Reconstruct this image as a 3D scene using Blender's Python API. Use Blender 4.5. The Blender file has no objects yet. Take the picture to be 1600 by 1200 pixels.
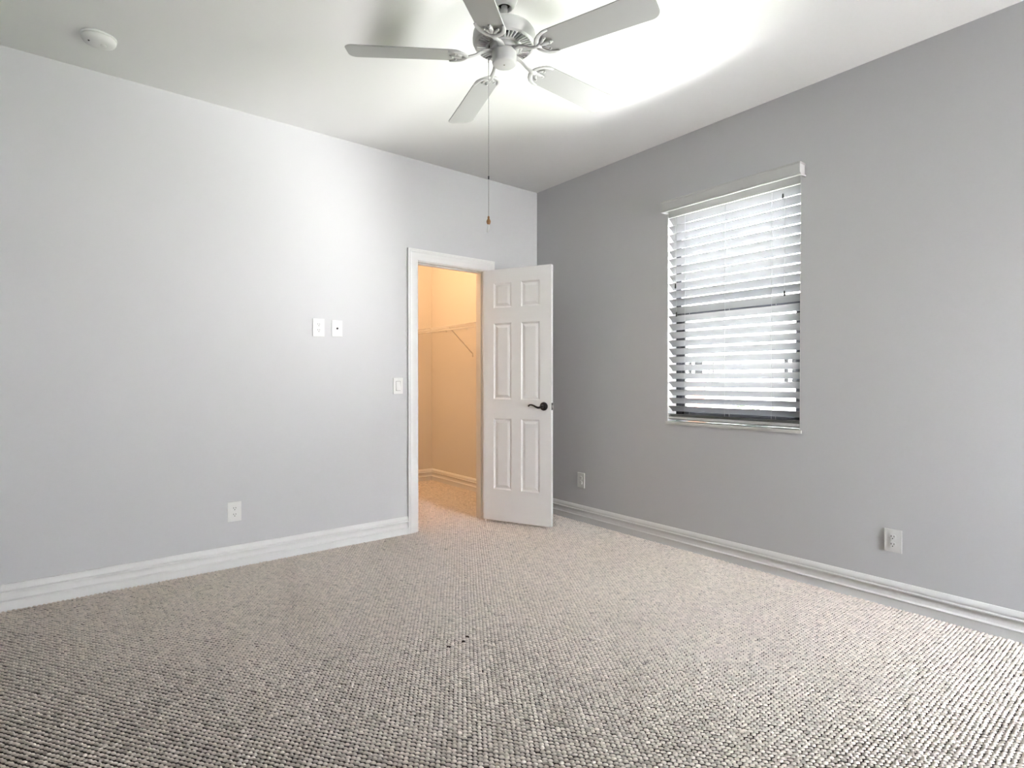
import bpy, bmesh, math, random
import numpy as np
from mathutils import Vector, Matrix
random.seed(7)
PI = math.pi
scene = bpy.context.scene
COL = scene.collection

# ------------------------------------------------------------------ camera
FPX, YAW, PITCH = 875.3, math.radians(38.607), math.radians(-0.4465)
CAM = Vector((-3.3144, -3.7926, 1.168))
cd = bpy.data.cameras.new('camera')
cam = bpy.data.objects.new('camera', cd)
COL.objects.link(cam)
cam.location = CAM
cam.rotation_euler = (PI/2 + PITCH, 0, -YAW)
cd.sensor_width = 36.0
cd.lens = FPX/1600*36.0
cd.clip_start = 0.02
scene.camera = cam

# ------------------------------------------------------------------ room sizes
H = 2.84                       # ceiling
X0, Y0 = -3.70, -6.00          # far sides of the room (behind the camera)
DX0, DX1, DZ = -1.205, -0.578, 2.068          # closet door opening
WY0, WY1, WZ0, WZ1 = -2.306, -1.394, 0.877, 2.350   # window opening in the right wall
CX0, CX1, CY0, CY1 = -1.75, 0.02, 0.12, 1.875  # closet

# ------------------------------------------------------------------ daylight
world = bpy.data.worlds.new('daylight')
scene.world = world
world.use_nodes = True
wn = world.node_tree
wn.nodes.clear()
out = wn.nodes.new('ShaderNodeOutputWorld')
bg = wn.nodes.new('ShaderNodeBackground')
tc = wn.nodes.new('ShaderNodeTexCoord')
sp = wn.nodes.new('ShaderNodeSeparateXYZ')
mr = wn.nodes.new('ShaderNodeMapRange')
mr.inputs[1].default_value = -1; mr.inputs[2].default_value = 1
cr = wn.nodes.new('ShaderNodeValToRGB')
e = cr.color_ramp.elements
# by height: sunlit pale paving, bright hazy horizon, sky
e[0].position = 0.0; e[0].color = (0.78, 0.775, 0.76, 1)
e[1].position = 1.0; e[1].color = (0.60, 0.68, 0.80, 1)
for pos, c in ((0.12, (0.76, 0.755, 0.74, 1)), (0.25, (0.74, 0.735, 0.725, 1)), (0.40, (0.80, 0.795, 0.78, 1)), (0.50, (0.95, 0.95, 0.95, 1)), (0.62, (0.80, 0.83, 0.88, 1))):
    k = e.new(pos); k.color = c
wn.links.new(tc.outputs['Generated'], sp.inputs[0])
wn.links.new(sp.outputs['Z'], mr.inputs[0])
wn.links.new(mr.outputs[0], cr.inputs[0])
wn.links.new(cr.outputs[0], bg.inputs['Color'])
bg.inputs['Strength'].default_value = 72.0
wn.links.new(bg.outputs[0], out.inputs['Surface'])

def light(name, kind, loc, energy, color=(1, 1, 1), **kw):
    d = bpy.data.lights.new(name, kind)
    d.energy = energy; d.color = color
    for k, v in kw.items(): setattr(d, k, v)
    o = bpy.data.objects.new(name, d); COL.objects.link(o); o.location = loc
    return o

# portal: helps the renderer find the daylight through the window, gives off no light itself
pt = light('window_portal', 'AREA', (0.20, (WY0+WY1)/2, (WZ0+WZ1)/2), 1.0, shape='RECTANGLE', size=WY1-WY0, size_y=WZ1-WZ0)
pt.rotation_euler = (PI/2, 0, PI/2)
pt.data.cycles.is_portal = True
RX0, RX1, RZ0, RZ1 = -1.00, -0.45, 0.45, 1.75     # added window, unseen behind the camera, to let in fill daylight
pt = light('fill_window_portal', 'AREA', ((RX0+RX1)/2, Y0-0.10, (RZ0+RZ1)/2), 1.0, shape='RECTANGLE', size=RX1-RX0, size_y=RZ1-RZ0)
pt.rotation_euler = (PI/2, 0, PI)
pt.data.cycles.is_portal = True
# warm bulb in the closet
cl = light('closet_bulb', 'POINT', (-0.95, 0.95, 2.62), 13.5, (1.0, 0.60, 0.31), shadow_soft_size=0.05)

scene.view_settings.view_transform = 'Standard'
scene.view_settings.look = 'None'
scene.view_settings.exposure = 0.85
scene.view_settings.gamma = 1.0
scene.view_settings.use_curve_mapping = False
scene.cycles.use_denoising = True
scene.cycles.max_bounces = 16
scene.cycles.diffuse_bounces = 10
scene.cycles.transparent_max_bounces = 24
scene.cycles.sample_clamp_indirect = 8.0

# ------------------------------------------------------------------ materials
def mat(name, col, rough=0.5, spec=0.5, metal=0.0, bump=None, vary=None):
    m = bpy.data.materials.new(name); m.use_nodes = True
    nt = m.node_tree; b = nt.nodes['Principled BSDF']
    b.inputs['Base Color'].default_value = (*col, 1)
    b.inputs['Roughness'].default_value = rough
    b.inputs['Specular IOR Level'].default_value = spec
    b.inputs['Metallic'].default_value = metal
    t = nt.nodes.new('ShaderNodeTexCoord')
    if bump:                                   # (scale, strength, distance)
        n = nt.nodes.new('ShaderNodeTexNoise')
        n.inputs['Scale'].default_value = bump[0]; n.inputs['Detail'].default_value = 3
        bp = nt.nodes.new('ShaderNodeBump')
        bp.inputs['Strength'].default_value = bump[1]; bp.inputs['Distance'].default_value = bump[2]
        nt.links.new(t.outputs['Object'], n.inputs['Vector'])
        nt.links.new(n.outputs['Fac'], bp.inputs['Height'])
        nt.links.new(bp.outputs['Normal'], b.inputs['Normal'])
    if vary:                                   # (scale, amount) faint mottling of the colour
        n = nt.nodes.new('ShaderNodeTexNoise')
        n.inputs['Scale'].default_value = vary[0]; n.inputs['Detail'].default_value = 4
        mx = nt.nodes.new('ShaderNodeMix'); mx.data_type = 'RGBA'
        mx.inputs['A'].default_value = (*[c*(1-vary[1]) for c in col], 1)
        mx.inputs['B'].default_value = (*[min(1, c*(1+vary[1])) for c in col], 1)
        nt.links.new(t.outputs['Object'], n.inputs['Vector'])
        nt.links.new(n.outputs['Fac'], mx.inputs['Factor'])
        nt.links.new(mx.outputs['Result'], b.inputs['Base Color'])
    return m

M = {}
M['wall'] = mat('grey_wall_paint', (0.680, 0.682, 0.700), 0.75, 0.25, bump=(140, 0.10, 0.002), vary=(1.2, 0.012))
M['closet'] = mat('closet_wall_paint', (0.80, 0.77, 0.72), 0.8, 0.2, bump=(140, 0.10, 0.002))
M['ceiling'] = mat('white_ceiling_paint', (0.90, 0.90, 0.895), 0.85, 0.2, bump=(60, 0.12, 0.003))
M['trim'] = mat('white_trim_paint', (0.90, 0.90, 0.895), 0.35, 0.5, vary=(3, 0.01))
M['door'] = mat('white_door_paint', (0.89, 0.885, 0.88), 0.38, 0.5, vary=(5, 0.012))
M['plastic'] = mat('white_plastic', (0.88, 0.88, 0.87), 0.3, 0.5, vary=(20, 0.01))
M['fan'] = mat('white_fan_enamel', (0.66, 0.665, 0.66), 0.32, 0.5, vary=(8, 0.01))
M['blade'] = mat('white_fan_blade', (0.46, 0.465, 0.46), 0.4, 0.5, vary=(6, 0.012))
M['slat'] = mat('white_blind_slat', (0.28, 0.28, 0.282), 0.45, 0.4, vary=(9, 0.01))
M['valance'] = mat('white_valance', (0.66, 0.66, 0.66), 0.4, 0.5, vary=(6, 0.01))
M['dark'] = mat('dark_slot', (0.02, 0.02, 0.02), 0.6, 0.3, vary=(30, 0.2))
M['vent'] = mat('vent_shadow_grey', (0.06, 0.062, 0.062), 0.7, 0.3, vary=(30, 0.1))
M['black'] = mat('oil_rubbed_black', (0.012, 0.011, 0.011), 0.32, 0.5, metal=0.3, vary=(40, 0.2))
M['bronze'] = mat('bronze_window_frame', (0.035, 0.036, 0.042), 0.45, 0.4, vary=(12, 0.1))
M['brass'] = mat('brass', (0.55, 0.40, 0.17), 0.3, 0.5, metal=1.0, vary=(50, 0.1))
M['nickel'] = mat('satin_nickel', (0.42, 0.38, 0.33), 0.35, 0.5, metal=1.0, vary=(50, 0.1))
M['bright'] = mat('bright_latch', (0.8, 0.78, 0.72), 0.2, 0.5, metal=1.0, vary=(50, 0.05))
M['wood'] = mat('brown_wood_fob', (0.30, 0.14, 0.05), 0.4, 0.5, vary=(60, 0.3))
M['marble'] = mat('white_marble_sill', (0.78, 0.775, 0.76), 0.2, 0.5, vary=(14, 0.12))
M['wire'] = mat('white_wire_coating', (0.82, 0.80, 0.77), 0.4, 0.4, vary=(20, 0.02))
M['cord'] = mat('white_cord', (0.45, 0.45, 0.45), 0.8, 0.2, vary=(80, 0.05))
M['back'] = mat('carpet_backing', (0.06, 0.05, 0.042), 0.95, 0.1, bump=(300, 0.4, 0.002), vary=(120, 0.25))
M['stucco'] = mat('pale_stucco', (0.72, 0.70, 0.66), 0.9, 0.2, bump=(40, 0.3, 0.01), vary=(3, 0.04))
M['roof'] = mat('grey_roof', (0.25, 0.24, 0.23), 0.9, 0.2, bump=(20, 0.5, 0.02), vary=(6, 0.2))
M['hglass'] = mat('dark_window_screen', (0.006, 0.006, 0.006), 0.9, 0.0, vary=(2, 0.2))
M['lawn'] = mat('green_lawn', (0.12, 0.18, 0.06), 0.95, 0.1, bump=(60, 0.5, 0.02), vary=(5, 0.3))
M['leaf'] = mat('shrub_leaf', (0.014, 0.024, 0.007), 0.8, 0.05, vary=(10, 0.4))

def brick_mat():
    m = bpy.data.materials.new('red_brick'); m.use_nodes = True
    nt = m.node_tree; b = nt.nodes['Principled BSDF']
    t = nt.nodes.new('ShaderNodeTexCoord'); k = nt.nodes.new('ShaderNodeTexBrick')
    mp = nt.nodes.new('ShaderNodeMapping'); mp.inputs['Rotation'].default_value = (PI/2, 0, PI/2)
    k.inputs['Scale'].default_value = 5.0
    k.inputs['Color1'].default_value = (0.40, 0.13, 0.08, 1); k.inputs['Color2'].default_value = (0.52, 0.22, 0.12, 1)
    k.inputs['Mortar'].default_value = (0.5, 0.47, 0.43, 1)
    nt.links.new(t.outputs['Object'], mp.inputs['Vector']); nt.links.new(mp.outputs[0], k.inputs['Vector'])
    nt.links.new(k.outputs['Color'], b.inputs['Base Color']); b.inputs['Roughness'].default_value = 0.9
    return m
M['brick'] = brick_mat()

def glass_mat():
    m = bpy.data.materials.new('clear_window_glass'); m.use_nodes = True
    nt = m.node_tree; nt.nodes.clear()
    o = nt.nodes.new('ShaderNodeOutputMaterial'); mx = nt.nodes.new('ShaderNodeMixShader')
    tr = nt.nodes.new('ShaderNodeBsdfTransparent'); gl = nt.nodes.new('ShaderNodeBsdfGlossy')
    fr = nt.nodes.new('ShaderNodeFresnel'); fr.inputs['IOR'].default_value = 1.3
    tr.inputs['Color'].default_value = (0.98, 0.98, 0.98, 1); gl.inputs['Roughness'].default_value = 0.02
    nt.links.new(fr.outputs[0], mx.inputs[0]); nt.links.new(tr.outputs[0], mx.inputs[1]); nt.links.new(gl.outputs[0], mx.inputs[2])
    nt.links.new(mx.outputs[0], o.inputs['Surface'])
    return m
M['glass'] = glass_mat()

def carpet_mat():
    m = bpy.data.materials.new('beige_loop_yarn'); m.use_nodes = True
    nt = m.node_tree; b = nt.nodes['Principled BSDF']
    a = nt.nodes.new('ShaderNodeAttribute'); a.attribute_name = 'loop_tint'
    mx = nt.nodes.new('ShaderNodeMix'); mx.data_type = 'RGBA'
    mx.inputs['A'].default_value = (0.07, 0.055, 0.045, 1)
    mx.inputs['B'].default_value = (0.92, 0.835, 0.75, 1)
    t = nt.nodes.new('ShaderNodeTexCoord'); n = nt.nodes.new('ShaderNodeTexNoise')
    n.inputs['Scale'].default_value = 700; n.inputs['Detail'].default_value = 2
    bp = nt.nodes.new('ShaderNodeBump'); bp.inputs['Strength'].default_value = 0.35; bp.inputs['Distance'].default_value = 0.001
    nt.links.new(t.outputs['Object'], n.inputs['Vector']); nt.links.new(n.outputs['Fac'], bp.inputs['Height'])
    nt.links.new(bp.outputs[0], b.inputs['Normal'])
    nt.links.new(a.outputs['Fac'], mx.inputs['Factor'])
    nt.links.new(mx.outputs['Result'], b.inputs['Base Color'])
    b.inputs['Roughness'].default_value = 0.95; b.inputs['Specular IOR Level'].default_value = 0.1
    return m
M['yarn'] = carpet_mat()

# ------------------------------------------------------------------ mesh helpers
class MB:
    """collects shapes and links them as ONE mesh object"""
    def __init__(s): s.v = []; s.f = []; s.m = []; s.sm = []
    def add(s, vs, fs, mi=0, smooth=False):
        n = len(s.v); s.v += [tuple(v) for v in vs]
        for f in fs: s.f.append([i+n for i in f]); s.m.append(mi); s.sm.append(smooth)
        return s
    def box(s, a, b, mi=0, bev=0.0, mtx=None):
        lo = [min(a[i], b[i]) for i in range(3)]; hi = [max(a[i], b[i]) for i in range(3)]
        if bev <= 0:
            vs = [Vector((x, y, z)) for z in (lo[2], hi[2]) for y in (lo[1], hi[1]) for x in (lo[0], hi[0])]
            fs = [(0, 2, 3, 1), (4, 5, 7, 6), (0, 1, 5, 4), (2, 6, 7, 3), (0, 4, 6, 2), (1, 3, 7, 5)]
        else:
            bm = bmesh.new(); bmesh.ops.create_cube(bm, size=1)
            for v in bm.verts:
                v.co = Vector([(lo[i]+hi[i])/2 + v.co[i]*(hi[i]-lo[i]) for i in range(3)])
            bmesh.ops.bevel(bm, geom=bm.edges[:], offset=bev, segments=2, affect='EDGES', profile=0.6)
            bm.verts.index_update()
            vs = [v.co.copy() for v in bm.verts]; fs = [[v.index for v in f.verts] for f in bm.faces]; bm.free()
        if mtx is not None: vs = [mtx @ Vector(v) for v in vs]
        return s.add(vs, fs, mi)
    def lathe(s, prof, seg=32, mi=0, mtx=None, smooth=True, caps=True):
        """prof: (r, z) list turned about z"""
        vs = []; fs = []
        for r, z in prof:
            for k in range(seg):
                t = 2*PI*k/seg; vs.append(Vector((r*math.cos(t), r*math.sin(t), z)))
        for i in range(len(prof)-1):
            for k in range(seg):
                k2 = (k+1) % seg
                fs.append((i*seg+k, i*seg+k2, (i+1)*seg+k2, (i+1)*seg+k))
        if caps:
            if prof[0][0] > 1e-5: fs.append(list(range(seg))[::-1])
            if prof[-1][0] > 1e-5: fs.append([(len(prof)-1)*seg+k for k in range(seg)])
        if mtx is not None: vs = [mtx @ v for v in vs]
        return s.add(vs, fs, mi, smooth)
    def tube(s, pts, rad, seg=8, mi=0, flat=1.0, up=None):
        """round (or flattened) tube along pts; rad a number or a list"""
        pts = [Vector(p) for p in pts]; n = len(pts)
        rad = [rad]*n if not hasattr(rad, '__len__') else rad
        vs = []; fs = []
        prev = Vector(up) if up else None
        for i, p in enumerate(pts):
            d = (pts[min(i+1, n-1)] - pts[max(i-1, 0)]).normalized()
            u = prev if prev is not None else Vector((0, 0, 1))
            if abs(d.dot(u)) > 0.97: u = Vector((1, 0, 0)) if abs(d.x) < 0.9 else Vector((0, 1, 0))
            a = d.cross(u).normalized(); b = a.cross(d).normalized()
            for k in range(seg):
                t = 2*PI*k/seg
                vs.append(p + a*math.cos(t)*rad[i] + b*math.sin(t)*rad[i]*flat)
        for i in range(n-1):
            for k in range(seg):
                k2 = (k+1) % seg
                fs.append((i*seg+k, i*seg+k2, (i+1)*seg+k2, (i+1)*seg+k))
        fs.append(list(range(seg))[::-1]); fs.append([(n-1)*seg+k for k in range(seg)])
        return s.add(vs, fs, mi, True)
    def prism(s, outline, z0, z1, mi=0, mtx=None, smooth=False):
        n = len(outline)
        vs = [Vector((x, y, z0)) for x, y in outline] + [Vector((x, y, z1)) for x, y in outline]
        fs = [list(range(n))[::-1], [n+i for i in range(n)]] + [(i, (i+1) % n, n+(i+1) % n, n+i) for i in range(n)]
        if mtx is not None: vs = [mtx @ v for v in vs]
        return s.add(vs, fs, mi, smooth)
    def ball(s, c, r, mi=0, seg=12, rings=8, sc=(1, 1, 1)):
        prof = [(max(1e-6, r*math.sin(PI*i/rings)), -r*math.cos(PI*i/rings)) for i in range(rings+1)]
        mt = Matrix.Translation(Vector(c)) @ Matrix.Diagonal((*sc, 1))
        return s.lathe(prof, seg, mi, mt, True, False)
    def build(s, name, mats, parent=None, loc=None, rotz=0.0, auto=None):
        me = bpy.data.meshes.new(name)
        me.from_pydata(s.v, [], s.f)
        mats = mats if isinstance(mats, (list, tuple)) else [mats]
        for m in mats: me.materials.append(m)
        me.polygons.foreach_set('material_index', s.m)
        me.polygons.foreach_set('use_smooth', s.sm)
        bm = bmesh.new(); bm.from_mesh(me); bmesh.ops.recalc_face_normals(bm, faces=bm.faces[:]); bm.to_mesh(me); bm.free()
        me.update()
        o = bpy.data.objects.new(name, me); COL.objects.link(o)
        if parent: o.parent = parent
        if loc: o.location = loc
        if rotz: o.rotation_euler[2] = rotz
        return o

def sharp(o, ang=35):
    """smooth shading that keeps the hard edges"""
    me = o.data
    me.polygons.foreach_set('use_smooth', [True]*len(me.polygons))
    me.set_sharp_from_angle(angle=math.radians(ang))
    return o

def tag(o, label=None, cat=None, group=None, kind=None):
    if label: o['label'] = label
    if cat: o['category'] = cat
    if group: o['group'] = group
    if kind: o['kind'] = kind
    return o

def thing(name, loc, rotz=0.0, label=None, cat=None, group=None, kind=None):
    o = bpy.data.objects.new(name, None); COL.objects.link(o)
    o.empty_display_size = 0.1; o.location = loc; o.rotation_euler[2] = rotz
    return tag(o, label, cat, group, kind)

# ------------------------------------------------------------------ shell
T = 0.12
w = MB()
w.box((X0-T, 0, 0), (DX0-0.02, CY0, H)); w.box((DX1+0.02, 0, 0), (0.25, CY0, H)); w.box((DX0-0.02, 0, DZ+0.02), (DX1+0.02, CY0, H))
tag(w.build('wall_left', M['wall']), 'pale grey wall with the open closet doorway', 'wall', kind='structure')
w = MB()
w.box((0, Y0-T, 0), (0.25, WY0, H)); w.box((0, WY1, 0), (0.25, 0, H))
w.box((0, WY0, 0), (0.25, WY1, WZ0-0.02)); w.box((0, WY0, WZ1), (0.25, WY1, H))
tag(w.build('wall_right', M['wall']), 'grey wall with the blind covered window', 'wall', kind='structure')
w = MB()
w.box((X0-T, Y0-T, 0), (RX0, Y0, H)); w.box((RX1, Y0-T, 0), (0, Y0, H)); w.box((RX0, Y0-T, 0), (RX1, Y0, RZ0)); w.box((RX0, Y0-T, RZ1), (RX1, Y0, H))
tag(w.build('wall_rear', M['wall']), 'grey wall behind the camera', 'wall', kind='structure')
tag(MB().box((X0-T, Y0, 0), (X0, 0, H)).build('wall_side', M['wall']), 'grey wall at the left of the camera', 'wall', kind='structure')
tag(MB().box((CX0-T, CY1, 0), (CX1+T, CY1+T, H)).build('wall_closet_back', M['closet']), 'back wall of the lit closet', 'wall', kind='structure')
tag(MB().box((CX1, CY0, 0), (CX1+T, CY1, H)).build('wall_closet_right', M['closet']), 'closet wall that carries the wire shelf', 'wall', kind='structure')
tag(MB().box((CX0-T, CY0, 0), (CX0, CY1, H)).build('wall_closet_left', M['closet']), 'left wall of the lit closet', 'wall', kind='structure')
c = MB(); c.box((X0-T, Y0-T, H), (0.25, CY0, H+0.15)); c.box((CX0-T, CY0, H), (0.25, CY1+T, H+0.15))
tag(c.build('ceiling', M['ceiling']), 'plain white ceiling with the fan on it', 'ceiling', kind='structure')
c = MB(); c.box((X0-T, Y0-T, -0.15), (0.25, CY0, 0)); c.box((CX0-T, CY0, -0.15), (0.25, CY1+T, 0))
tag(c.build('floor', M['back']), 'floor under the beige loop carpet', 'floor', kind='structure')

# baseboards: one moulded profile (depth, height) swept along the walls
BB = [(0, 0), (0.016, 0), (0.016, 0.044), (0.0165, 0.0465), (0.0195, 0.048), (0.0205, 0.051), (0.0195, 0.054), (0.0150, 0.0555), (0.0105, 0.060), (0.0085, 0.072), (0.0095, 0.084),
      (0.0125, 0.091), (0.0140, 0.0935), (0.0195, 0.0950), (0.0205, 0.0985), (0.0195, 0.1020), (0.0120, 0.1040), (0.0100, 0.1070), (0.0105, 0.1105), (0.0165, 0.1125), (0.0160, 0.119), (0.0120, 0.128), (0.0060, 0.136), (0, 0.138)]
def run(mb, p0, p1, nrm, prof=BB):
    p0 = Vector((*p0, 0)); p1 = Vector((*p1, 0)); n = Vector((*nrm, 0)); k = len(prof)
    vs = [p + n*d + Vector((0, 0, z)) for p in (p0, p1) for d, z in prof]
    fs = [(i, i+1, k+i+1, k+i) for i in range(k-1)] + [list(range(k)), list(range(k, 2*k))[::-1]]
    mb.add(vs, fs)
def baseboard(name, runs, label):
    mb = MB()
    for r in runs: run(mb, *r)
    return tag(sharp(mb.build(name, M['trim']), 20), label, 'baseboard', kind='structure')
CAS = 0.086
baseboard('baseboard_left', [((X0, 0), (DX0-CAS+0.006, 0), (0, -1)), ((DX1+CAS-0.006, 0), (0, 0), (0, -1))], 'white moulded baseboard along the wall with the closet door')
baseboard('baseboard_right', [((0, 0), (0, Y0), (-1, 0))], 'white moulded baseboard below the window')
baseboard('baseboard_rear', [((X0, Y0), (0, Y0), (0, 1))], 'white baseboard behind the camera')
baseboard('baseboard_side', [((X0, Y0), (X0, 0), (1, 0))], 'white baseboard left of the camera')
baseboard('baseboard_closet', [((CX0, CY1), (CX1, CY1), (0, -1)), ((CX1, CY1), (CX1, CY0), (-1, 0)), ((CX0, CY0), (CX0, CY1), (1, 0))], 'white moulded baseboard inside the lit closet')

# ------------------------------------------------------------------ carpet loops (berber pile: staggered rows of yarn loops)
def carpet():
    px, py = 0.0195, 0.0148
    xs, ys = [], []
    fw = np.array([math.sin(YAW), math.cos(YAW)])
    j = 0; y = Y0+0.02
    while y < CY1-0.01:
        off = 0.5*px*(j % 2)
        x = np.arange(X0+0.012+off, 0.02, px)
        if y > -0.001:
            if y < CY0+0.003: x = x[(x > DX0+0.006) & (x < DX1-0.006)]
            else: x = x[(x > CX0+0.01) & (x < CX1-0.01)]
        else: x = x[x < -0.010]
        xs.append(x); ys.append(np.full(len(x), y)); y += py; j += 1
    x = np.concatenate(xs); y = np.concatenate(ys)
    keep = ((x-CAM.x)*fw[0] + (y-CAM.y)*fw[1]) > 1.25
    x, y = x[keep], y[keep]; n = len(x)
    rg = np.random.default_rng(3)
    gx = x + rg.normal(0, 0.0006, n) + 0.0012*np.sin(y*9+x*2); gy = y + rg.normal(0, 0.0006, n) + 0.0010*np.sin(x*7)
    # loops close to a wall stay clear of it
    gx = np.where((y < 0) & (gx > -0.0105), -0.0105, gx)
    S = 8
    ring = [(1.0, 0.0), (0.93, 0.55), (0.62, 0.90)]
    ang = rg.normal(-0.82, 0.09, n)                      # each loop lies a little askew
    ax = 0.0096*(1+rg.normal(0, 0.06, n)); ay = 0.0047*(1+rg.normal(0, 0.07, n)); hz = 0.0072*(1+rg.normal(0, 0.13, n))
    nv = len(ring)*S+1
    V = np.zeros((n, nv, 3), np.float32)
    ca, sa = np.cos(ang), np.sin(ang)
    for r, (rr, zz) in enumerate(ring):
        for k in range(S):
            t = 2*PI*(k+0.5*(r % 2))/S
            lx, ly = ax*rr*math.cos(t), ay*rr*math.sin(t)
            V[:, r*S+k, 0] = gx + ca*lx - sa*ly; V[:, r*S+k, 1] = gy + sa*lx + ca*ly
            V[:, r*S+k, 2] = hz*zz - 0.0004
    V[:, -1, 0] = gx; V[:, -1, 1] = gy; V[:, -1, 2] = hz
    F = []
    for r in range(len(ring)-1):
        for k in range(S):
            k2 = (k+1) % S; a, b, c2, d = r*S+k, r*S+k2, (r+1)*S+k2, (r+1)*S+k
            F += [(a, b, c2, d)]
    tri = [((len(ring)-1)*S+k, (len(ring)-1)*S+(k+1) % S, nv-1) for k in range(S)]
    base = (np.arange(n)*nv)[:, None, None]
    q = (np.array(F)[None] + base).reshape(-1, 4); t3 = (np.array(tri)[None] + base).reshape(-1, 3)
    me = bpy.data.meshes.new('carpet')
    me.vertices.add(n*nv); me.vertices.foreach_set('co', V.reshape(-1))
    li = np.concatenate([q.reshape(-1), t3.reshape(-1)]).astype(np.int32)
    me.loops.add(len(li)); me.loops.foreach_set('vertex_index', li)
    tot = np.concatenate([np.full(len(q), 4), np.full(len(t3), 3)]).astype(np.int32)
    st = np.concatenate([[0], np.cumsum(tot)[:-1]]).astype(np.int32)
    me.polygons.add(len(tot)); me.polygons.foreach_set('loop_start', st)
    me.polygons.foreach_set('use_smooth', np.ones(len(tot), bool))
    me.update(calc_edges=True); me.validate()
    tint = 0.90 + rg.normal(0, 0.07, n)
    tint = np.where(rg.random(n) < 0.005, rg.uniform(0.55, 0.75, n), tint)     # darker yarn flecks
    for fx, fy in ((-1.93, -1.71), (-1.90, -1.69), (-2.02, -1.72)):           # small dark specks in the pile
        tint[np.argmin((gx-fx)**2+(gy-fy)**2)] = 0.02
    at = me.attributes.new('loop_tint', 'FLOAT', 'POINT')
    at.data.foreach_set('value', np.repeat(np.clip(tint, 0, 1), nv).astype(np.float32))
    me.materials.append(M['yarn'])
    o = bpy.data.objects.new('carpet', me); COL.objects.link(o)
    tag(o, 'beige looped berber carpet covering the whole floor', 'carpet', kind='stuff')
carpet()

# ------------------------------------------------------------------ closet door
def casing_profile():
    # (across the width from the opening outward, depth)
    return [(0, 0), (0, 0.009), (0.004, 0.0115), (0.030, 0.0125), (0.050, 0.0145), (0.060, 0.0185), (0.068, 0.0205), (0.074, 0.018), (0.078, 0.0195), (0.086, 0.0195), (0.086, 0)]
door = thing('door_1', (DX1, 0, 0), 0, 'white six panel closet door standing open beside its white frame', 'door', kind='structure')
L = Vector((DX1, 0, 0))
fr = MB()      # jamb boards and the stop
for s, x in ((1, DX1), (-1, DX0)):
    fr.box((x-L.x, -0.002, 0), (x+s*0.02-L.x, CY0+0.002, DZ+0.02))
    fr.box((x-L.x, 0.040, 0), (x-s*0.011-L.x, 0.075, DZ-0.0))
fr.box((DX0-L.x, -0.002, DZ), (0, CY0+0.002, DZ+0.02)); fr.box((DX0-L.x, 0.040, DZ-0.011), (0, 0.075, DZ))
fr.build('door_frame', M['trim'], door)
cs = MB(); prof = casing_profile(); rv = 0.005
def casing(mb, x0, x1, zt, yface, sgn):
    n = len(prof)
    def ringpts(c, dx, dz): return [(c[0]+dx*a, yface+sgn*d, c[1]+dz*a) for a, d in prof]
    rings = [ringpts((x0-rv, 0), -1, 0), ringpts((x0-rv, zt+rv), -1, 1), ringpts((x1+rv, zt+rv), 1, 1), ringpts((x1+rv, 0), 1, 0)]
    vs = [p for r in rings for p in r]; fs = []
    for i in range(3):
        for k in range(n):
            k2 = (k+1) % n; fs.append((i*n+k, i*n+k2, (i+1)*n+k2, (i+1)*n+k))
    fs += [list(range(n)), list(range(3*n, 4*n))[::-1]]
    mb.add(vs, fs)
casing(cs, DX0-L.x, DX1-L.x, DZ, 0, -1)
sharp(cs.build('casing', M['trim'], door), 18)
cs = MB(); casing(cs, DX0-L.x, DX1-L.x, DZ, CY0, 1)
sharp(cs.build('casing', M['trim'], door), 18)

# leaf: closed it runs from the hinge (local x=0) along +x with its closet face at local y=-TH ; hinge pin at the origin
LW, LH, TH, LZ = 0.606, 2.036, 0.035, 0.024
PIN = Vector((-0.590, -0.026, 0))
ANG = math.atan2(-0.545, 0.245)               # direction of the open leaf seen from above
def leaf():
    """both faces with six raised panels: local x along the leaf, local y across (0 = room face, -TH = closet face)"""
    mb = MB()
    st, ms = 0.098, 0.086                      # stile and mid stile
    pw = (LW-2*st-ms)/2
    xs = [0, st, st+pw, st+pw+ms, LW-st, LW]
    zs = [0, 0.255, 0.830, 0.985, 1.600, 1.725, 1.925, LH]
    for face, y, s in ((0, -TH, 1), (1, 0, -1)):
        for i in range(5):
            for j in range(7):
                x0, x1, z0, z1 = xs[i], xs[i+1], zs[j], zs[j+1]
                if i in (1, 3) and j in (1, 3, 5):
                    rings = []
                    for ins, dep in ((0, 0), (0.006, 0.0055), (0.013, 0.0085), (0.016, 0.0085), (0.036, 0.0025), (0.040, 0.0025)):
                        yy = y + s*dep
                        rings.append([(x0+ins, yy, z0+ins), (x1-ins, yy, z0+ins), (x1-ins, yy, z1-ins), (x0+ins, yy, z1-ins)])
                    vs = [p for r in rings for p in r]; fs = []
                    for r in range(len(rings)-1):
                        for k in range(4): fs.append((r*4+k, r*4+(k+1) % 4, (r+1)*4+(k+1) % 4, (r+1)*4+k))
                    k = (len(rings)-1)*4; fs.append((k, k+1, k+2, k+3))
                    mb.add(vs, fs)
                else:
                    mb.add([(x0, y, z0), (x1, y, z0), (x1, y, z1), (x0, y, z1)], [(0, 1, 2, 3)])
    # edges
    for a, b in (((0, 0), (0, LH)), ((LW, 0), (LW, LH)), ((0, 0), (LW, 0)), ((0, LH), (LW, LH))):
        mb.add([(a[0], 0, a[1]), (b[0], 0, b[1]), (b[0], -TH, b[1]), (a[0], -TH, a[1])], [(0, 1, 2, 3)])
    # weld the pieces into one skin
    bm = bmesh.new(); vv = [bm.verts.new(v) for v in mb.v]
    for f in mb.f: bm.faces.new([vv[i] for i in f])
    bmesh.ops.remove_doubles(bm, verts=bm.verts[:], dist=1e-5)
    bmesh.ops.recalc_face_normals(bm, faces=bm.faces[:])
    bm.verts.index_update()
    o = MB(); o.add([v.co.copy() for v in bm.verts], [[v.index for v in f.verts] for f in bm.faces]); bm.free()
    return o
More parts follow.
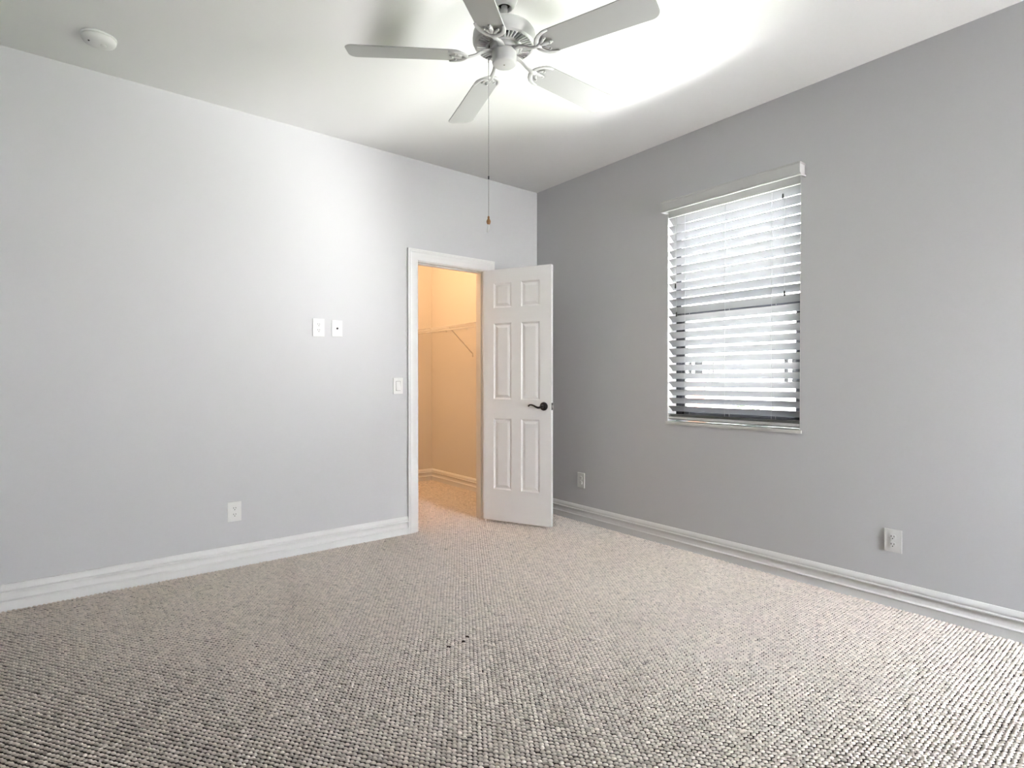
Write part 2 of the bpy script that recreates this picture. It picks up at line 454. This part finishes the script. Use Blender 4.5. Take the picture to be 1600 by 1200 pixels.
lf = leaf().build('door_leaf', M['door'], door)
lf.rotation_euler[2] = ANG
ld = Vector((math.cos(ANG), math.sin(ANG), 0)); lnrm = Vector((-math.sin(ANG), math.cos(ANG), 0))
lf.location = PIN - L + ld*0.004 - lnrm*0.006 + Vector((0, 0, LZ))

# lever handles on both faces (sub-parts of the leaf), latch plate and bolt on its free edge
HX, HZ = LW-0.062, 0.940-LZ+0.02
def lever(side):
    y0 = -TH if side < 0 else 0.0
    s = side
    mb = MB()
    rot = Matrix.Translation((HX, y0, HZ)) @ Matrix.Rotation(-s*PI/2, 4, 'X')
    mb.lathe([(0.0335, 0), (0.0335, 0.003), (0.031, 0.007), (0.024, 0.0105), (0.015, 0.012), (0.0125, 0.018), (0.0115, 0.040), (0.012, 0.052), (0.009, 0.056), (0.0001, 0.057)], 28, 0, rot)
    y = y0 + s*0.046
    pts = [(HX, y, HZ), (HX-0.012, y, HZ-0.007), (HX-0.028, y+s*0.002, HZ-0.009), (HX-0.045, y+s*0.004, HZ-0.003), (HX-0.062, y+s*0.006, HZ+0.006),
           (HX-0.080, y+s*0.006, HZ+0.012), (HX-0.096, y+s*0.005, HZ+0.012), (HX-0.106, y+s*0.004, HZ+0.006), (HX-0.109, y+s*0.004, HZ-0.001)]
    mb.tube(pts, [0.010, 0.0095, 0.0085, 0.0075, 0.0068, 0.0064, 0.0062, 0.006, 0.0055], 10)
    tag(mb.build('lever_handle', M['black'], lf), 'black lever handle')
lever(-1); lever(1)
mb = MB(); mb.box((LW, -TH/2-0.0125, HZ-0.028), (LW+0.0015, -TH/2+0.0125, HZ+0.028), bev=0.0005)
tag(mb.build('latch_plate', M['black'], lf), 'black latch plate')
mb = MB(); mb.prism([(0, -0.007), (0.011, -0.007), (0.003, 0.006), (0, 0.006)], -0.010, 0.010, mtx=Matrix.Translation((LW+0.0015, -TH/2, HZ)))
tag(mb.build('latch_bolt', M['bright'], lf), 'bright latch bolt')
for hz in (1.83, 1.02, 0.24):
    hb = MB()
    hb.lathe([(0.0055, -0.045), (0.0055, 0.045)], 12)
    hb.lathe([(0.003, 0.045), (0.0062, 0.047), (0.003, 0.051)], 12); hb.lathe([(0.003, -0.051), (0.0062, -0.047), (0.003, -0.045)], 12)
    hb.box((0.004, 0.001, -0.044), (0.012, 0.026, 0.044))                        # leaf let into the jamb side
    d0 = Matrix.Rotation(ANG, 4, 'Z'); hb.box((0.002, -0.036, -0.044), (0.0050, -0.002, 0.044), mtx=d0)
    tag(hb.build('hinge', M['nickel'], door, PIN - L + Vector((0, 0, hz))), 'dull metal hinge')
mb = MB(); mb.box((DX0-L.x-0.0005, 0.008, 0.940-0.03), (DX0-L.x+0.0012, 0.036, 0.940+0.03))
tag(mb.build('strike_plate', M['black'], door), 'black strike plate')

# ------------------------------------------------------------------ window
win = thing('window_1', (0.10, (WY0+WY1)/2, WZ0), 0, 'bronze framed window behind the white blind in the right wall', 'window', kind='structure')
wy, wh = (WY1-WY0)/2, WZ1-WZ0
fm = MB()
fm.box((0.0, -wy, 0), (0.07, -wy+0.045, wh)); fm.box((0.0, wy-0.045, 0), (0.07, wy, wh))
fm.box((0.0, -wy, 0), (0.07, wy, 0.05)); fm.box((0.0, -wy, wh-0.045), (0.07, wy, wh))
fm.build('window_frame', M['bronze'], win)
ZM = 1.627-WZ0
fm = MB(); fm.box((0.006, -wy+0.045, ZM-0.020), (0.040, wy-0.045, ZM+0.020)); fm.box((0.006, -wy+0.045, 0.05), (0.036, -wy+0.075, ZM)); fm.box((0.006, wy-0.075, 0.05), (0.036, wy-0.045, ZM)); fm.box((0.006, -wy+0.045, 0.05), (0.036, wy-0.045, 0.085))
fm.build('lower_sash', M['bronze'], win)
fm = MB(); fm.box((0.020, -wy+0.05, 0.06), (0.024, wy-0.05, ZM)); fm.build('pane', M['glass'], win)
fm = MB(); fm.box((0.050, -wy+0.04, ZM), (0.054, wy-0.04, wh-0.04)); fm.build('pane', M['glass'], win)
fm = MB(); fm.box((-0.114, -wy-0.010, -0.020), (0.0, wy+0.006, 0.0), bev=0.003)
tag(fm.build('window_sill', M['marble'], win), 'white marble sill')
fm = MB(); fm.box((-0.0995, -wy, 0), (0.0, -wy+0.003, wh)); fm.box((-0.0995, wy-0.003, 0), (0.0, wy, wh)); fm.box((-0.0995, -wy, wh-0.003), (0.0, wy, wh))
fm.build('recess_lining', M['trim'], win)

d2 = thing('fill_window', ((RX0+RX1)/2, Y0-0.07, RZ0), 0, 'added bronze framed fill light window, unseen in the wall behind the camera', 'window', kind='structure')  # unseen opening, added to brighten the room from behind
rw, rh = (RX1-RX0)/2, RZ1-RZ0
fm = MB()
fm.box((-rw, -0.03, 0), (-rw+0.03, 0.03, rh)); fm.box((rw-0.03, -0.03, 0), (rw, 0.03, rh)); fm.box((-rw, -0.03, 0), (rw, 0.03, 0.03)); fm.box((-rw, -0.03, rh-0.03), (rw, 0.03, rh))
fm.build('window_frame', M['bronze'], d2)
fm = MB(); fm.box((-rw+0.025, -0.002, 0.025), (rw-0.025, 0.002, rh-0.025)); fm.build('pane', M['glass'], d2)

# ------------------------------------------------------------------ blind
BLY = (WY0+WY1)/2
bl = thing('window_blind', (0.030, BLY, WZ0), 0, 'white horizontal slat blind with a boxed valance on the right wall', 'window blind')
hl = wy-0.006
SW, TILT, PITCHZ = 0.0635, math.radians(37), 0.0570
ZTOP = 2.295-0.0635/2*math.sin(TILT)-WZ0
slat_me = None
def slat_mesh(width, thick, crown, halfl):
    mb = MB(); n = 8
    top = [(-width/2+width*i/n, crown*(1-(2*i/n-1)**2)+thick/2) for i in range(n+1)]
    bot = [(x, z-thick) for x, z in top][::-1]
    pr = top+bot; k = len(pr)
    vs = [(x, y, z) for y in (-halfl, halfl) for x, z in pr]
    fs = [(i, (i+1) % k, k+(i+1) % k, k+i) for i in range(k)] + [list(range(k))[::-1], list(range(k, 2*k))]
    return mb.add(vs, fs)
proto = None
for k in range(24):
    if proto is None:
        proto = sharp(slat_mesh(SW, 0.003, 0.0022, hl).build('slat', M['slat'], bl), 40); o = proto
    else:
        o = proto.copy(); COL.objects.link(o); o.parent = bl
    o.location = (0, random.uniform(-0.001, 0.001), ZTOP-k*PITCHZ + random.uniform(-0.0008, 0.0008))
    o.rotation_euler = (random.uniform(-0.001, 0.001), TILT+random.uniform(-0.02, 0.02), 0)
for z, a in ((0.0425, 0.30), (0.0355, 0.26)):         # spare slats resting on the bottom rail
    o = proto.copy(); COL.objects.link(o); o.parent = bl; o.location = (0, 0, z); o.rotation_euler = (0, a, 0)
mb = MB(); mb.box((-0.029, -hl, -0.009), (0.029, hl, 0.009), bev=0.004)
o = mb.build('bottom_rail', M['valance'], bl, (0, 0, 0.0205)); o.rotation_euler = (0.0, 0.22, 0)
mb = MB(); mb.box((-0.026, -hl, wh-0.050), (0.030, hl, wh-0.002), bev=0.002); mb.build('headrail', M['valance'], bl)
# valance with returns: profile (depth in front of the wall, height)
VP = [(0.054, 2.332), (0.060, 2.326), (0.069, 2.326), (0.071, 2.331), (0.069, 2.336), (0.0635, 2.339), (0.0625, 2.350), (0.0625, 2.384), (0.064, 2.391), (0.068, 2.396), (0.068, 2.401), (0.064, 2.404), (0.054, 2.404)]
mb = MB(); n = len(VP)
ya, yb = -2.326, -1.394
def vring(y0, sgn, wallend):
    out = []
    for d, z in VP:
        ex = d-0.0625
        out.append((-0.001 if wallend else -d, y0+sgn*ex, z))
    return out
rings = [vring(ya, -1, True), vring(ya, -1, False), vring(yb, 1, False), vring(yb, 1, True)]
vs = [(x-0.030, y-BLY, z-WZ0) for r in rings for x, y, z in r]; fs = []
for i in range(3):
    for k in range(n): fs.append((i*n+k, i*n+(k+1) % n, (i+1)*n+(k+1) % n, (i+1)*n+k))
fs += [list(range(n)), list(range(3*n, 4*n))[::-1]]
mb.add(vs, fs)
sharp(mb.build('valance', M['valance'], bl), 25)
# ladder cords in front of and behind the slats
for y in (-1.533, -1.830, -2.135):
    mb = MB()
    for x in (-0.0265, 0.0265): mb.tube([(x, y-BLY, 0.03), (x, y-BLY, wh-0.04)], 0.0010, 6)
    mb.build('ladder_cord', M['cord'], bl)
def pull(y, zend, x, tilt=0.0):
    mb = MB(); mb.tube([(x, y-BLY, wh-0.04), (x-0.004, y-BLY, (wh+zend-WZ0)/2), (x-0.005, y-BLY+tilt, zend-WZ0+0.028)], 0.0011, 6)
    c = mb.build('pull_cord', M['cord'], bl)
    t = MB(); t.lathe([(0.002, 0.030), (0.0045, 0.026), (0.0050, 0.012), (0.0062, 0.002), (0.0055, -0.001), (0.0001, -0.002)], 12)
    tag(t.build('tassel', M['black'], c, (x-0.005, y-BLY+tilt, zend-WZ0)), 'dark cord tassel')
pull(-2.206, 2.232, -0.034); pull(-2.217, 1.660, -0.034); pull(-1.462, 1.800, -0.034, -0.004); pull(-1.470, 1.605, -0.034, -0.004)

# ------------------------------------------------------------------ wall plates (local: x right, z up, -y out of the wall)
def plate_base(mb, wdt, hgt):
    mb.box((-wdt/2, -0.0065, -hgt/2), (wdt/2, 0.0, hgt/2), bev=0.0022)
def duplex(name, loc, rotz, wdt, hgt, label, group):
    t = thing(name, loc, rotz, label, 'outlet', group)
    mb = MB(); plate_base(mb, wdt, hgt); mb.build('cover_plate', M['plastic'], t)
    for zc in (0.0195, -0.0195):
        r = MB()
        ol = []
        for k in range(28):
            a = 2*PI*k/28
            ol.append((max(-0.0145, min(0.0145, 0.0175*math.cos(a))), 0.0175*math.sin(a)*0.82))
        r.prism(ol, 0, 0.0026, mtx=Matrix.Translation((0, -0.0064, zc)) @ Matrix.Rotation(PI/2, 4, 'X'))
        rec = r.build('receptacle', M['plastic'], t)
        s = MB()
        for x, h in ((-0.0063, 0.0085), (0.0063, 0.0070)): s.box((x-0.0013, -0.0094, zc+0.004-h/2), (x+0.0013, -0.0088, zc+0.004+h/2))
        s.lathe([(0.0026, 0), (0.0026, 0.0006)], 14, mtx=Matrix.Translation((0, -0.0088, zc-0.0072)) @ Matrix.Rotation(PI/2, 4, 'X'))
        tag(s.build('slots', M['dark'], rec), 'dark socket slots')
    s = MB(); s.lathe([(0.0030, 0), (0.0030, 0.0008), (0.0022, 0.0012)], 14, mtx=Matrix.Translation((0, -0.0062, 0)) @ Matrix.Rotation(PI/2, 4, 'X'))
    s.build('screw', M['plastic'], t)
    return t
G = 'white duplex power outlets'
duplex('power_outlet', (-2.494, 0, 0.349), 0, 0.079, 0.122, 'white power outlet low on the left wall below the blank wall space', G)
duplex('power_outlet', (-1.967, 0, 1.521), 0, 0.079, 0.120, 'white power outlet high on the left wall beside the small cable plate', G)
duplex('power_outlet', (0, -2.773, 0.343), -PI/2, 0.079, 0.117, 'white power outlet low on the right wall past the window', G)
duplex('power_outlet', (0, -0.556, 0.342), -PI/2, 0.079, 0.122, 'white power outlet in the shaded strip of wall behind the open door', G)
t = thing('cable_outlet', (-1.838, 0, 1.522), 0, 'small white cable plate with one dark jack high on the left wall', 'outlet')
mb = MB(); plate_base(mb, 0.072, 0.111); mb.build('cover_plate', M['plastic'], t)
rx = Matrix.Translation((0, -0.0062, 0)) @ Matrix.Rotation(PI/2, 4, 'X')
mb = MB(); mb.lathe([(0.0070, 0), (0.0070, 0.002), (0.0050, 0.002), (0.0050, 0.009), (0.0036, 0.0095), (0.0001, 0.0095)], 18, mtx=rx)
tag(mb.build('coaxial_jack', M['vent'], t), 'dark coaxial jack')
for z in (0.042, -0.042):
    mb = MB(); mb.lathe([(0.0030, 0), (0.0030, 0.0008), (0.0022, 0.0012)], 14, mtx=Matrix.Translation((0, -0.0062, z)) @ Matrix.Rotation(PI/2, 4, 'X')); mb.build('screw', M['plastic'], t)
t = thing('light_switch', (-1.375, 0, 1.121), 0, 'white rocker light switch beside the closet door frame', 'light switch')
mb = MB(); plate_base(mb, 0.078, 0.120); mb.build('cover_plate', M['plastic'], t)
mb = MB(); mb.prism([(0.033, 0.0), (0.033, -0.0020), (0.0, -0.0045), (-0.033, -0.0085), (-0.033, 0.0)], -0.0165, 0.0165, mtx=Matrix.Translation((0, -0.0060, 0)) @ Matrix(((0, 0, 1, 0), (0, 1, 0, 0), (1, 0, 0, 0), (0, 0, 0, 1))))
mb.build('rocker', M['plastic'], t)
mb = MB()
for a, b in (((-0.0185, -0.035), (-0.0170, 0.035)), ((0.0170, -0.035), (0.0185, 0.035)), ((-0.0185, 0.0335), (0.0185, 0.035)), ((-0.0185, -0.035), (0.0185, -0.0335))):
    mb.box((a[0], -0.0070, a[1]), (b[0], -0.0062, b[1]))
tag(mb.build('switch_surround', M['vent'], t), 'thin dark gap around the rocker')

# ------------------------------------------------------------------ smoke detector
t = thing('smoke_detector', (-3.176, -0.386, H), 0, 'round white smoke detector on the ceiling near the left wall', 'smoke detector')
mb = MB(); mb.lathe([(0.074, 0), (0.074, -0.006), (0.071, -0.009)][::-1], 48); mb.build('base_ring', M['plastic'], t)
mb = MB(); mb.lathe([(0.0705, -0.009), (0.0705, -0.018), (0.066, -0.027), (0.052, -0.034), (0.030, -0.0375), (0.0001, -0.038)], 48); mb.build('cover', M['plastic'], t)
mb = MB(); mb.lathe([(0.012, -0.036), (0.012, -0.0395), (0.010, -0.041), (0.0001, -0.041)], 24, mtx=Matrix.Translation((0.018, -0.006, 0))); mb.build('test_button', M['plastic'], t)
mb = MB(); mb.ball((-0.040, -0.014, -0.0355), 0.004); tag(mb.build('indicator', M['vent'], t), 'small dark indicator')

# ------------------------------------------------------------------ ceiling fan
FX, FY = -1.8424, -1.8962
fan = thing('ceiling_fan', (FX, FY, H), 0, 'white five blade ceiling fan with a hanging pull chain', 'ceiling fan')
def Z(z): return z-H
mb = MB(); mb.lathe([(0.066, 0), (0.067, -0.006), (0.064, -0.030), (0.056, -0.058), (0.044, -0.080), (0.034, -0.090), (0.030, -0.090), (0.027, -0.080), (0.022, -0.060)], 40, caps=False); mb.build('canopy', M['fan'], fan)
mb = MB(); mb.lathe([(0.0255, -0.052), (0.0255, -0.075), (0.020, -0.083), (0.0001, -0.083)], 24); tag(mb.build('hanger_ball', M['dark'], fan), 'dark hanger ball inside the canopy')
mb = MB(); mb.lathe([(0.0135, -0.070), (0.0135, Z(2.675))], 20); mb.lathe([(0.024, Z(2.700)), (0.030, Z(2.690)), (0.032, Z(2.662))], 24); mb.build('downrod', M['fan'], fan)
mb = MB()
mb.lathe([(0.030, Z(2.668)), (0.070, Z(2.666)), (0.105, Z(2.660)), (0.124, Z(2.650)), (0.133, Z(2.636)), (0.135, Z(2.618)), (0.1345, Z(2.604)), (0.131, Z(2.600)), (0.129, Z(2.592)), (0.121, Z(2.587)), (0.117, Z(2.587)), (0.1165, Z(2.612)), (0.060, Z(2.612))], 64, caps=False)
mh = sharp(mb.build('motor_housing', M['fan'], fan), 40)
mb = MB()
NF = 46
for k in range(NF):
    a = 2*PI*k/NF
    mb.box((0.076, -0.0026, Z(2.584)), (0.118, 0.0026, Z(2.596)), mtx=Matrix.Rotation(a, 4, 'Z'))
mb.lathe([(0.066, Z(2.592)), (0.066, Z(2.582)), (0.069, Z(2.580)), (0.078, Z(2.582)), (0.079, Z(2.592))], 48, caps=False)
mb.build('vent_ring', M['fan'], mh)
mb = MB(); mb.lathe([(0.1163, Z(2.6100)), (0.055, Z(2.6100)), (0.0001, Z(2.6100))], 48, caps=False); tag(mb.build('vent_backing', M['vent'], mh), 'dark inside of the motor vents')
mb = MB(); mb.lathe([(0.062, Z(2.612)), (0.062, Z(2.572)), (0.058, Z(2.569)), (0.0001, Z(2.569))], 40); mb.build('flywheel', M['fan'], mh)
mb = MB(); mb.lathe([(0.040, Z(2.570)), (0.050, Z(2.566)), (0.052, Z(2.560)), (0.052, Z(2.520)), (0.050, Z(2.514)), (0.046, Z(2.511)), (0.0001, Z(2.5105))], 48); swh = mb.build('switch_housing', M['fan'], fan)
mb = MB(); mb.lathe([(0.0035, Z(2.5105)), (0.003, Z(2.5085)), (0.0001, Z(2.508))], 12); tag(mb.build('screw', M['nickel'], swh), 'small centre screw')

BPITCH = math.radians(12)
def blade_outline():
    pts = []
    def w_at(r): return 0.060 + (r-0.19)/(0.66-0.19)*0.009
    r0, r1 = 0.172, 0.660
    # one side, root to tip
    side = []
    for i in range(9):                        # rounded root
        a = PI/2*i/8
        side.append((r0+0.050*(1-math.cos(a)), w_at(0.2)*0.18 + (w_at(0.222)-w_at(0.2)*0.18)*math.sin(a)))
    for i in range(1, 8): r = 0.222+(0.628-0.222)*i/8; side.append((r, w_at(r)))
    for i in range(9):
        a = PI/2*i/8; rc = 0.034
        side.append((r1-rc+rc*math.sin(a), w_at(r1)-rc+rc*math.cos(a)))
    return side + [(x, -y) for x, y in side[::-1]]
bo = blade_outline()
def blade_mesh():
    mb = MB(); th = 0.0055; n = len(bo)
    bev = 0.0018
    def rng(ins, z):
        return [(x + (ins if x < 0.2 else (-ins if x > 0.62 else 0)), y - math.copysign(ins, y), z) for x, y in bo]
    rings = [rng(bev, 0), rng(0, bev), rng(0, th-bev), rng(bev, th)]
    vs = [p for r in rings for p in r]; fs = [list(range(n))[::-1], [3*n+i for i in range(n)]]
    for i in range(3):
        for k in range(n): fs.append((i*n+k, i*n+(k+1) % n, (i+1)*n+(k+1) % n, (i+1)*n+k))
    return mb.add(vs, fs)
def iron_mesh():
    mb = MB(); cp, sn = math.cos(BPITCH), math.sin(BPITCH)
    def P(r, y, dz=0.0): return (r, y*cp + dz*sn, Z(2.5385) - y*sn + dz*cp)     # lies in the pitched blade plane
    mb.tube([(0.045, 0, Z(2.566)), (0.075, 0, Z(2.566)), (0.100, 0, Z(2.560)), (0.125, 0, Z(2.546)), (0.150, 0, Z(2.5385)), (0.180, 0, Z(2.5370))], [0.015, 0.014, 0.0115, 0.010, 0.011, 0.014], 10, flat=0.45)
    for s in (1, -1):
        mb.tube([P(0.160, 0), P(0.166, s*0.018), P(0.176, s*0.034), P(0.192, s*0.048), P(0.212, s*0.056), P(0.236, s*0.0585)], [0.011, 0.011, 0.0105, 0.0095, 0.0085, 0.006], 10, flat=0.42)
        mb.tube([P(0.180, s*0.006), P(0.196, s*0.020), P(0.206, s*0.027)], [0.009, 0.007, 0.006], 8, flat=0.5)
        mb.lathe([(0.0062, 0), (0.0055, -0.004), (0.0001, -0.0055)], 12, mtx=Matrix.Translation(P(0.208, s*0.029, -0.001)))
    mb.tube([P(0.165, 0), P(0.195, 0), P(0.222, 0), P(0.232, 0)], [0.013, 0.010, 0.0085, 0.006], 10, flat=0.45)
    mb.lathe([(0.0062, 0), (0.0055, -0.004), (0.0001, -0.0055)], 12, mtx=Matrix.Translation(P(0.222, 0, -0.002)))
    return mb
b0 = i0 = None
for k in range(5):
    a = math.radians(1.515 - 72*k)
    if b0 is None:
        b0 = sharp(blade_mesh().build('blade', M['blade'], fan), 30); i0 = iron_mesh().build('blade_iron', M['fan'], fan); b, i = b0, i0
    else:
        b = b0.copy(); i = i0.copy()
        for o in (b, i): COL.objects.link(o); o.parent = fan
    b.location = (0, 0, Z(2.5415))
    b.rotation_euler = (Matrix.Rotation(a, 3, 'Z') @ Matrix.Rotation(-BPITCH, 3, 'X')).to_euler()
    i.rotation_euler[2] = a
# pull chain: from the switch housing side down to the fob
rx_, ry_ = math.cos(YAW), -math.sin(YAW)
px_, py_ = -0.067*rx_, -0.067*ry_
mb = MB()
mb.tube([(px_*0.72, py_*0.72, Z(2.545)), (px_*0.93, py_*0.93, Z(2.545)), (px_, py_, Z(2.538)), (px_, py_, Z(2.52))], 0.0022, 8)
mb.tube([(px_, py_, Z(2.52)), (px_, py_, Z(1.865))], 0.0012, 6)
z = 2.52
while z > 1.866: mb.ball((px_, py_, Z(z)), 0.0017, 0, 6, 4); z -= 0.009
pc = mb.build('pull_chain', M['cord'], fan)
mb = MB(); mb.lathe([(0.0012, 0.008), (0.0030, 0.006), (0.0030, -0.006), (0.0012, -0.008)], 10); tag(mb.build('chain_connector', M['black'], pc, (px_, py_, Z(2.031))), 'dark chain connector')
mb = MB(); mb.lathe([(0.0012, 0.020), (0.0045, 0.016), (0.0045, 0.010), (0.0040, 0.008), (0.0085, 0.0), (0.0095, -0.006), (0.0070, -0.014), (0.0040, -0.018), (0.0001, -0.018)], 16)
fob = mb.build('fob', M['wood'], pc, (px_, py_, Z(1.848))); tag(fob, 'brown wooden fob with a brass collar')
mb = MB(); mb.tube([(px_+0.0, py_, Z(1.832)), (px_-0.002*rx_, py_-0.002*ry_, Z(1.815)), (px_-0.005*rx_, py_-0.005*ry_, Z(1.798))], [0.0045, 0.0045, 0.0036], 10)
tag(mb.build('chain_end', M['plastic'], pc), 'white tip below the fob')

# ------------------------------------------------------------------ closet wire shelf
SZ, SD = 1.712, 0.30
sh = thing('wire_shelf', (CX1, 1.0, SZ), 0, 'white wire closet shelf with a diagonal brace on the closet wall', 'shelf')
ya, yb = CY0+0.05-1.0, CY1-0.012-1.0
mb = MB()
for x in (-0.012, -0.10, -0.20): mb.tube([(x, ya, -0.003), (x, yb, -0.003)], 0.0028, 6)
y = ya
while y <= yb: mb.tube([(-0.008, y, 0.001), (-SD, y, 0.001), (-SD-0.002, y, -0.003), (-SD-0.002, y, -0.040)], 0.0015, 5); y += 0.0254
mb.build('wire_deck', M['wire'], sh)
mb = MB()
mb.tube([(-SD, ya, 0.0), (-SD, yb, 0.0)], 0.0045, 8); mb.tube([(-SD-0.002, ya, -0.042), (-SD-0.002, yb, -0.042)], 0.0055, 8)
mb.build('front_lip', M['wire'], sh)
for y in (1.040-1.0, 0.38-1.0):
    mb = MB()
    mb.tube([(-SD+0.006, y, -0.006), (-SD+0.012, y, -0.016), (-0.006, y, -0.270)], 0.0055, 8)
    mb.box((-0.012, y-0.009, -0.308), (0.0, y+0.009, -0.262), bev=0.002)
    mb.build('brace', M['wire'], sh)
mb = MB(); mb.box((-SD-0.008, 1.39-1.0-0.006, -0.048), (-SD+0.004, 1.39-1.0+0.006, 0.004), bev=0.002); mb.build('lip_clip', M['wire'], sh)
for y in (0.35-1, 0.75-1, 1.15-1, 1.55-1):
    mb = MB(); mb.box((-0.018, y-0.008, -0.012), (0.0, y+0.008, 0.006), bev=0.002); mb.build('wall_clip', M['wire'], sh)

# ------------------------------------------------------------------ outside: the neighbour's house seen between the slats
hs = thing('neighbour_house', (5.2, 1.0, -0.30), 0, 'pale neighbouring house glimpsed between the blind slats', 'house')
mb = MB(); mb.box((0, -6, 0), (6, 6, 2.9)); mb.build('facade', M['stucco'], hs)
mb = MB(); mb.prism([(-0.5, 2.9), (6.5, 2.9), (3, 4.4)], -6.5, 6.5, mtx=Matrix(((1, 0, 0, 0), (0, 0, 1, 0), (0, 1, 0, 0), (0, 0, 0, 1)))); mb.build('roof', M['roof'], hs)
def hwin(y0, y1, z0, z1):
    mb = MB(); mb.box((-0.03, y0, z0), (0.02, y1, z1)); f = mb.build('window', M['hglass'], hs)
    mb = MB()
    for a, b in (((y0-0.05, z0-0.05), (y1+0.05, z0)), ((y0-0.05, z1), (y1+0.05, z1+0.05)), ((y0-0.05, z0), (y0, z1)), ((y1, z0), (y1+0.05, z1)), (((y0+y1)/2-0.02, z0), ((y0+y1)/2+0.02, z1))):
        mb.box((-0.05, a[0], a[1]), (0.0, b[0], b[1]))
    mb.build('window_trim', M['stucco'], f)
    return f
mb = MB(); mb.box((-0.04, 0.60, 0.0), (0.02, 1.02, 1.44)); tag(mb.build('brick_panel', M['brick'], hs), 'red brick panel')
hwin(0.62, 0.99, 1.50, 1.87); hwin(0.41, 0.52, 1.37, 1.76); hwin(-0.94, -0.75, 1.38, 1.77)
mb = MB(); mb.box((3.0, -5, -0.42), (5.2, 7, -0.30)); tag(mb.build('lawn', M['lawn']), 'green lawn in front of the neighbouring house', 'lawn', kind='stuff')
sb = MB(); random.seed(11)
for k in range(420):
    a = random.uniform(0, 2*PI); r = 0.26*math.sqrt(random.random()); zz = 0.06+random.random()*1.10; s = 0.045
    c0 = Vector((r*math.cos(a), r*math.sin(a), zz)); d1 = Vector((random.uniform(-1, 1), random.uniform(-1, 1), random.uniform(-.4, 1))).normalized(); d2 = d1.orthogonal().normalized()
    sb.add([c0-d1*s, c0+d2*s*0.45, c0+d1*s, c0-d2*s*0.45], [(0, 1, 2, 3)])
sb.tube([(0, 0, 0), (0.02, 0.01, 0.5), (0, 0, 1.05)], [0.02, 0.014, 0.006], 6)
tag(sb.build('shrub', M['leaf'], None, (4.0, 0.08, -0.285)), 'low green shrub in front of the neighbouring house', 'shrub')
